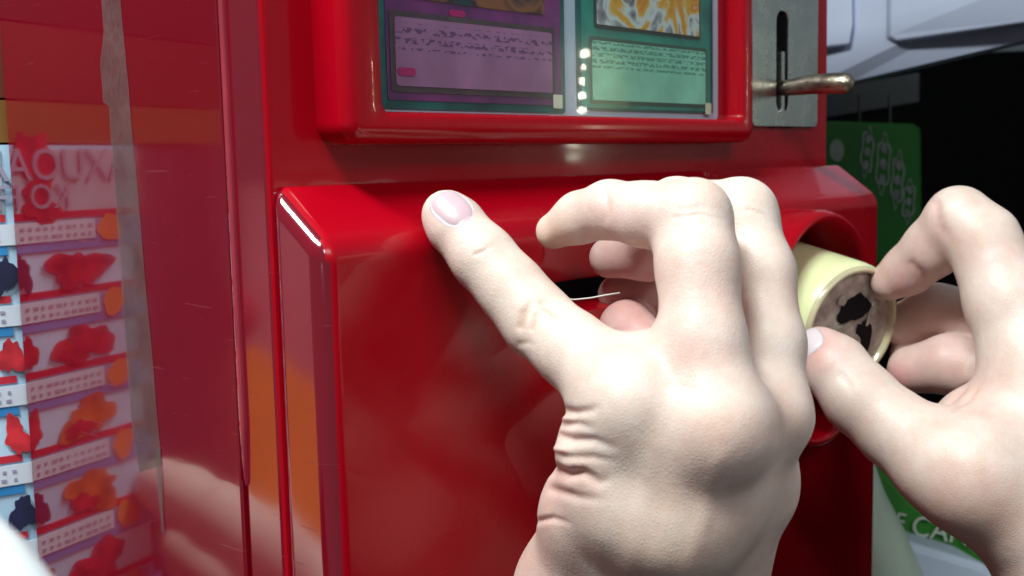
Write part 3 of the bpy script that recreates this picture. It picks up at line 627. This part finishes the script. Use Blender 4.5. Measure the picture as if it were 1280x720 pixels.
def make_hand(name, palm, palm_links, fingers, h, parent, creases, tints, base=(.73, .63, .57), kp=.009):
    alln = list(palm) + [n for f in fingers for n in f['n']]
    Fd = Field(alln, h); DP = Fd.blank()
    for i, j in palm_links: Fd.cap(DP, *palm[i], *palm[j], kp)
    Dall = DP
    for f in fingers:
        D = Fd.blank(); ns = f['n']
        for a_, b_ in zip(ns[:-1], ns[1:]): Fd.cap(D, *a_, *b_, f.get('kj', .003))
        for (i, dr) in f.get('knob', []): Fd.cap(D, ns[i][0], ns[i][1] * dr, ns[i][0] + 1e-5, ns[i][1] * dr, .006)
        Dall = smin(Dall, smin(DP, D, f.get('k', .009)), .0016)
    V, Q = surface_nets(Dall, Fd.lo, h)
    me = bpy.data.meshes.new('m'); me.from_pydata(V.tolist(), [], Q.tolist()); me.update()
    o = bpy.data.objects.new(name, me); COL.objects.link(o)
    m = o.modifiers.new('sm', 'SMOOTH'); m.factor = .5; m.iterations = 3
    m = o.modifiers.new('ss', 'SUBSURF'); m.levels = 1; m.render_levels = 1
    dg = bpy.context.evaluated_depsgraph_get(); me = bpy.data.meshes.new_from_object(o.evaluated_get(dg)); o.modifiers.clear(); o.data = me
    # creases and tints
    nv = len(me.vertices); co = np.empty(nv * 3, np.float32); me.vertices.foreach_get('co', co); co = co.reshape(-1, 3)
    no = np.empty(nv * 3, np.float32); me.vertex_normals.foreach_get('vector', no); no = no.reshape(-1, 3)
    Rm = np.array(RM); cc_ = (co - np.array(CAM)) @ Rm; dpt = -cc_[:, 2]; px = 640 + F * cc_[:, 0] / dpt; py = 360 - F * cc_[:, 1] / dpt
    view = co - np.array(CAM); view /= np.linalg.norm(view, axis=1)[:, None]; facing = -(no * view).sum(1)
    col = np.tile(np.array(base, np.float32), (nv, 1)); disp = np.zeros(nv, np.float32)
    for cr in creases:
        pts = cr['p']; best = np.full(nv, 1e9); fade = np.ones(nv); ns_ = len(pts) - 1
        for si, ((ax_, ay_), (bx_, by_)) in enumerate(zip(pts[:-1], pts[1:])):
            ddx, ddy = bx_ - ax_, by_ - ay_; tt = np.clip(((px - ax_) * ddx + (py - ay_) * ddy) / (ddx * ddx + ddy * ddy + 1e-6), 0, 1)
            dd_ = np.hypot(px - ax_ - tt * ddx, py - ay_ - tt * ddy); u_ = (si + tt) / ns_; nb = dd_ < best; best[nb] = dd_[nb]; fade[nb] = np.minimum(1, (1 - u_[nb]) * 1.6 + (0 if cr.get('fade', 1) else 1))
        g_ = np.exp(-(best / cr.get('w', 3)) ** 2) * np.clip((facing + .15) * 3, 0, 1) * (dpt < cr.get('dmax', 9)) * (dpt > cr.get('dmin', 0)) * fade
        disp += -cr.get('d', .0005) * g_
        if 'c' in cr: col = col * (1 - (g_ * cr.get('ca', .5))[:, None]) + np.array(cr['c'], np.float32) * (g_ * cr.get('ca', .5))[:, None]
    for (x, y, r, c_, a_, dmin, dmax) in tints:
        g_ = np.exp(-((px - x) ** 2 + (py - y) ** 2) / r ** 2) * (dpt < dmax) * (dpt > dmin) * a_
        col = col * (1 - g_[:, None]) + np.array(c_, np.float32) * g_[:, None]
    co = co + no * disp[:, None]; me.vertices.foreach_set('co', co.ravel())
    at_ = me.color_attributes.new('tint', 'FLOAT_COLOR', 'POINT'); at_.data.foreach_set('color', np.concatenate([col, np.ones((nv, 1), np.float32)], 1).ravel())
    me.materials.append(SKIN); me.polygons.foreach_set('use_smooth', [True] * len(me.polygons)); me.update()
    o.parent = parent
    return o
def nail(name, hand, c, along, across, nrm, L, Wd, R, m, label=None):
    """nail plate laid on the finger's own surface and slightly proud of it"""
    top, bot = [], []; nu, nv_ = 14, 12
    for i in range(nu + 1):
        s = -1 + 2 * i / nu
        w = Wd * max(.04, 1 - abs(s) ** 3) ** .42 * (1 + .05 * s)
        for j in range(nv_ + 1):
            t_ = -1 + 2 * j / nv_; p = c + along * (s * L) + across * (t_ * w) + nrm * .012
            ok, h_, n2_, _ = hand.ray_cast(p, -nrm)
            if not ok or (h_ - p).length > .022: h_ = p - nrm * .014; n2_ = nrm
            edge = min(1, (1 - abs(t_)) * 4, (1 - abs(s)) * 4)
            top.append(h_ + nrm * (.00002 + .00045 * edge + .0002 * max(0, s))); bot.append(h_ - nrm * .0008)
    v = top + bot; n1 = len(top); f = []
    for i in range(nu):
        for j in range(nv_):
            a_ = i * (nv_ + 1) + j; f.append((a_, a_ + 1, a_ + nv_ + 2, a_ + nv_ + 1)); f.append((n1 + a_, n1 + a_ + nv_ + 1, n1 + a_ + nv_ + 2, n1 + a_ + 1))
    rim = [j for j in range(nv_ + 1)] + [i * (nv_ + 1) + nv_ for i in range(1, nu + 1)] + [nu * (nv_ + 1) + j for j in range(nv_ - 1, -1, -1)] + [i * (nv_ + 1) for i in range(nu - 1, 0, -1)]
    for i in range(len(rim)): a_, b_ = rim[i], rim[(i + 1) % len(rim)]; f.append((a_, b_, n1 + b_, n1 + a_))
    o = link(name, mesh_from(v, f), m, None, True); o.parent = hand
    return o

person = empty('person', Matrix.Translation((0, 0, 0)))
tag(person, 'two pale bare hands, one braced on the hood and one turning the yellow knob', 'person')
RD = (.70, .36, .33); BR = (.50, .33, .22); PK = (.74, .42, .40)
# ---- left hand (seen from the back, little finger stretched out)
pL = [node(795, 505, .312, 50),    # 0 little knuckle
      node(893, 533, .306, 50),    # 1 ring knuckle
      node(962, 520, .323, 33),    # 2 middle knuckle
      node(762, 560, .320, 48),    # 3 heel edge upper
      node(744, 640, .336, 58),    # 4
      node(728, 740, .360, 76),    # 5 wrist edge
      node(840, 640, .320, 72),    # 6 back middle
      node(815, 760, .358, 88),    # 7 wrist
      node(934, 605, .337, 52),    # 8
      node(876, 745, .362, 66),    # 9 wrist right
      node(780, 940, .42, 165),   # 10 forearm
      node(920, 560, .375, 44),    # 11 thumb web, deep
      node(850, 700, .385, 70),    # 12 palm, deep
      node(750, 1150, .48, 200),  # 13 forearm end
      node(850, 560, .311, 46), node(885, 610, .322, 56), node(790, 620, .323, 60), node(806, 462, .324, 34), node(850, 470, .318, 46)]
lkL = [(0, 3), (3, 4), (4, 5), (0, 6), (1, 6), (6, 7), (2, 8), (8, 9), (9, 10), (7, 10), (5, 10), (11, 12), (12, 10), (10, 13), (0, 14), (14, 1), (1, 15), (15, 9), (3, 16), (16, 7), (16, 6), (2, 15), (1, 2), (0, 17), (17, 18), (18, 1)]
fL = [
 {'n': [node(556, 266, .353, 27), node(568, 280, .352, 32.5), node(604, 322, .347, 37), node(640, 362, .343, 38.5), node(673, 402, .339, 42), node(715, 437, .329, 44), node(775, 492, .316, 50)], 'k': .010, 'kj': .006},
 {'n': [node(692, 289, .352, 23), node(725, 272, .345, 30), node(762, 262, .336, 34), node(805, 268, .327, 38), node(866, 272, .321, 46), node(872, 330, .316, 50), node(878, 430, .310, 53), node(898, 525, .304, 51)], 'k': .008, 'kj': .0045},
 {'n': [node(762, 322, .425, 26), node(810, 315, .415, 34), node(845, 262, .375, 38), node(926, 268, .348, 43), node(950, 340, .339, 41), node(962, 430, .330, 42), node(965, 520, .323, 42)], 'k': .008, 'kj': .0045},
 {'n': [node(772, 368, .440, 25), node(850, 375, .43, 34), node(930, 330, .41, 38), node(950, 430, .39, 38), node(925, 560, .375, 44)], 'k': .008},
 {'n': [node(784, 410, .425, 36), node(800, 440, .415, 42), node(850, 520, .395, 46), node(900, 600, .378, 56)], 'k': .010},
]
crL = [
 {'p': [(594, 318), (606, 313), (622, 302)], 'w': 3.2, 'd': .0003, 'c': BR, 'ca': .22, 'dmax': .36},
 {'p': [(650, 408), (654, 392), (664, 380), (680, 372)], 'w': 5, 'd': .0007, 'c': BR, 'ca': .5, 'dmax': .36},
 {'p': [(664, 410), (668, 396), (680, 384), (694, 380)], 'w': 3.5, 'd': .0005, 'c': BR, 'ca': .4, 'dmax': .36},
 {'p': [(683, 386), (694, 396), (704, 402)], 'w': 4, 'd': .0005, 'c': BR, 'ca': .5, 'dmax': .36},
 {'p': [(676, 378), (688, 374)], 'w': 3.5, 'd': .0005, 'c': BR, 'ca': .4, 'dmax': .36},
 {'p': [(650, 430), (660, 428), (672, 434)], 'w': 4, 'd': .0003, 'c': BR, 'ca': .2, 'dmax': .36},
 # folds on the edge of the palm
 {'p': [(698, 512), (718, 516), (738, 513), (752, 506)], 'w': 5.5, 'd': .0011, 'c': RD, 'ca': .22},
 {'p': [(700, 531), (722, 530), (746, 537)], 'w': 5, 'd': .0009, 'c': RD, 'ca': .1},
 {'p': [(696, 543), (714, 550), (742, 551), (775, 562)], 'w': 6, 'd': .0013, 'c': RD, 'ca': .22},
 {'p': [(705, 572), (740, 572), (775, 578)], 'w': 5, 'd': .0006, 'c': RD, 'ca': .1},
 {'p': [(690, 586), (708, 594), (728, 592), (748, 603), (768, 598)], 'w': 7, 'd': .0016, 'c': RD, 'ca': .3},
 {'p': [(690, 612), (722, 622), (762, 626)], 'w': 6, 'd': .0008, 'c': RD, 'ca': .12},
 {'p': [(668, 652), (690, 648), (716, 655)], 'w': 4, 'd': .0009, 'c': RD, 'ca': .2},
 {'p': [(690, 560), (716, 564)], 'w': 4, 'd': -.0008}, {'p': [(700, 523), (722, 523)], 'w': 4, 'd': -.0006},
 # ring / middle finger fine creases
 {'p': [(850, 262), (880, 258), (905, 264)], 'w': 4, 'd': .00018}, {'p': [(845, 285), (878, 282), (908, 288)], 'w': 4, 'd': .00012},
 {'p': [(756, 236), (760, 262), (757, 284)], 'w': 5, 'd': .0005, 'c': RD, 'ca': .2, 'dmax': .36},
 {'p': [(800, 395), (815, 388), (822, 400)], 'w': 4, 'd': .00012},
 {'p': [(900, 575), (880, 650), (855, 730)], 'w': 13, 'd': -.0004, 'dmax': .36, 'fade': 0}, {'p': [(965, 560), (940, 640), (910, 730)], 'w': 12, 'd': -.0003, 'dmax': .36, 'fade': 0},
 {'p': [(820, 560), (800, 640), (785, 730)], 'w': 14, 'd': -.0003, 'dmax': .36, 'fade': 0},
 {'p': [(842, 272), (876, 268), (910, 276)], 'w': 3, 'd': .00022, 'c': BR, 'ca': .12, 'dmax': .34}, {'p': [(846, 296), (878, 300), (910, 298)], 'w': 3, 'd': .00018, 'dmax': .34},
 {'p': [(935, 262), (955, 268), (968, 282)], 'w': 3, 'd': .00022, 'c': BR, 'ca': .12, 'dmax': .37}, {'p': [(838, 480), (868, 486), (900, 482)], 'w': 4, 'd': .00015, 'dmax': .34},
 # thumb joint wrinkles, deep in the gap
 {'p': [(760, 415), (785, 408), (812, 412)], 'w': 2.4, 'd': .0006, 'dmin': .385}, {'p': [(758, 426), (786, 420), (815, 424)], 'w': 2.4, 'd': .0006, 'dmin': .385}, {'p': [(758, 438), (786, 434), (815, 438)], 'w': 2.4, 'd': .0006, 'dmin': .385},
]
tiL = [(560, 275, 34, RD, .22, 0, .37), (775, 290, 60, PK, .35, 0, .36), (690, 295, 26, (.72, .40, .26), .4, 0, .37), (870, 580, 55, (.60, .38, .33), .35, 0, .34), (905, 530, 40, (.74, .48, .36), .3, 0, .34), (690, 610, 50, RD, .4, 0, .36), (655, 700, 50, RD, .35, 0, .36),  # includes shade painted below the ring knuckle and on the lower back
       (790, 400, 60, PK, .6, .385, .5), (790, 340, 70, (.6, .25, .27), .5, .39, .5), (890, 350, 60, (.76, .52, .46), .3, 0, .33), (850, 420, 50, PK, .25, 0, .33), (850, 680, 90, (.62, .48, .38), .5, 0, .34), (982, 520, 26, (.72, .45, .36), .3, 0, .35)]
LH = make_hand('hand', pL, lkL, fL, .00115, person, crL, tiL)
LH['label'] = 'left hand seen from the back with little finger stretched onto the hood'
e1 = P(563, 256, .345); al = (P(545, 241, .3475) - P(588, 272, .3415)).normalized(); vw = (e1 - CAM).normalized()
# little finger nail: faces camera and up
def surf(hand, px, py):
    d = ray(px, py).normalized(); ok, loc, nr, _ = hand.ray_cast(CAM, d)
    return (loc, nr) if ok else (P(px, py, .35), -d)
def put_nail(hand, px, py, qx, qy, L, Wd, R, m, label, sink=.0002, nmix=None):
    c, nr = surf(hand, px, py); c2, _ = surf(hand, qx, qy)
    along = (c - c2).normalized(); nr = (nr + (nmix or Vector((0, 0, 0)))).normalized(); along = (along - nr * along.dot(nr)).normalized(); ac = nr.cross(along).normalized()
    return nail('fingernail', hand, c - nr * sink, along, ac, nr, L, Wd, R, m)
bpy.context.view_layer.update()
put_nail(LH, 565, 257, 612, 310, .0070, .0058, .0078, NAIL, '')

# ---- right hand (thumb and forefinger pinch the knob)
pR = [node(1305, 470, .455, 62),   # 0 forefinger knuckle
      node(1215, 592, .440, 62),   # 1 thumb base
      node(1365, 700, .440, 98),   # 2 heel / wrist
      node(1270, 570, .455, 78),   # 3 back of hand centre
      node(1380, 520, .475, 80),   # 4 middle knuckle
      node(1420, 620, .470, 95),   # 5 back far
      node(1500, 830, .430, 125),  # 6 forearm
      node(1700, 1150, .40, 140),
      node(1225, 545, .465, 52), node(1310, 628, .450, 82)]
lkR = [(0, 3), (3, 2), (1, 2), (1, 3), (0, 4), (4, 5), (5, 2), (2, 6), (5, 6), (6, 7), (8, 3), (8, 1), (1, 9), (9, 2), (0, 9)]
fR = [
 {'n': [node(1024, 437, .478, 29), node(1042, 457, .474, 39), node(1075, 498, .466, 44), node(1120, 537, .457, 47), node(1168, 570, .447, 56), node(1215, 592, .440, 62)], 'k': .010, 'kj': .005},
 {'n': [node(1112, 352, .510, 24), node(1136, 337, .505, 30), node(1166, 310, .494, 35), node(1198, 274, .482, 39), node(1228, 300, .475, 43), node(1262, 380, .465, 52), node(1300, 460, .457, 62)], 'k': .010, 'kj': .0045},
 {'n': [node(1126, 405, .532, 26), node(1172, 388, .524, 33), node(1230, 400, .510, 36), node(1310, 450, .49, 46)], 'k': .007},
 {'n': [node(1140, 462, .516, 30), node(1186, 455, .506, 37), node(1250, 470, .495, 40), node(1340, 520, .48, 50)], 'k': .007},
 {'n': [node(1122, 475, .530, 17), node(1140, 440, .535, 24), node(1200, 440, .525, 30), node(1290, 500, .50, 40)], 'k': .007},
]
crR = [
 {'p': [(1140, 330), (1152, 342), (1162, 356)], 'w': 5, 'd': .0006, 'c': RD, 'ca': .3, 'dmax': .52},
 {'p': [(1170, 255), (1172, 280), (1192, 305)], 'w': 7, 'd': .0010, 'c': RD, 'ca': .3, 'dmax': .52},
 {'p': [(1186, 502), (1202, 490), (1216, 472)], 'w': 3.5, 'd': .0012, 'c': RD, 'ca': .35, 'dmax': .50},
 {'p': [(1192, 512), (1212, 498), (1228, 478)], 'w': 3, 'd': .0008, 'c': RD, 'ca': .2, 'dmax': .50},
 {'p': [(1180, 505), (1200, 500), (1240, 495)], 'w': 3, 'd': .0006, 'dmax': .50},
 {'p': [(1052, 470), (1062, 482), (1066, 500)], 'w': 6, 'd': .0004, 'dmax': .50},
]
tiR = [(1018, 430, 34, (.76, .34, .33), .55, 0, .5), (1165, 300, 40, PK, .3, 0, .52), (1125, 350, 34, RD, .55, 0, .53), (1120, 470, 22, (.78, .28, .32), .6, .49, .6), (1180, 440, 60, PK, .5, .49, .6), (1225, 490, 40, RD, .3, 0, .5), (1250, 330, 40, (.76, .5, .46), .3, 0, .5), (1180, 640, 70, (.60, .36, .30), .5, 0, .5), (1265, 650, 60, (.66, .42, .36), .4, 0, .5)]
RH = make_hand('hand', pR, lkR, fR, .0014, person, crR, tiR)
RH['label'] = 'right hand pinching the yellow knob between thumb and forefinger'
bpy.context.view_layer.update()
put_nail(RH, 1010, 425, 1050, 470, .0070, .0060, .0085, NAILP, '')

# ---- an onlooker's hand left of the frame: shows only mirrored in the side panel
def mnode(px, py, t, rp):
    q = mirror_side(px, py, t); L = (q - W(*on_side(px, py, X0))).length + (W(*on_side(px, py, X0)) - CAM).length
    return (np.array(q), rp * L / F)
MT = .14
onl = empty('person', Matrix.Translation((0, 0, 0)))
tag(onl, 'bent fingers of an onlooker showing only as a pinkish mirror image in the side panel', 'person')
bpy.context.view_layer.update()
pO = [mnode(520, 860, MT, 60), mnode(620, 980, MT, 80)]
fO = [{'n': [mnode(205, 606, MT, 32), mnode(235, 622, MT, 36), mnode(275, 646, MT, 39), mnode(330, 684, MT, 43), mnode(400, 730, MT, 48), mnode(520, 850, MT, 60)], 'k': .008, 'kj': .005},
      {'n': [mnode(128, 745, MT + .04, 24), mnode(140, 680, MT + .035, 26), mnode(175, 640, MT + .03, 30), mnode(240, 690, MT + .04, 34), mnode(400, 820, MT + .04, 44), mnode(520, 860, MT + .02, 60)], 'k': .008, 'kj': .005}]
make_hand('hand', pO, [(0, 1)], fO, .0016, onl, [], [])

# white thread between the slot and the little finger
pts = [P(x, y, .400) for x, y in ((690, 370), (700, 373), (718, 374.5), (738, 372.5), (756, 369), (775, 366))]
th = link('thread', tube_me(pts, .00028, 8), THREAD); tag(th, 'thin curved white thread in front of the black card slot', 'thread')
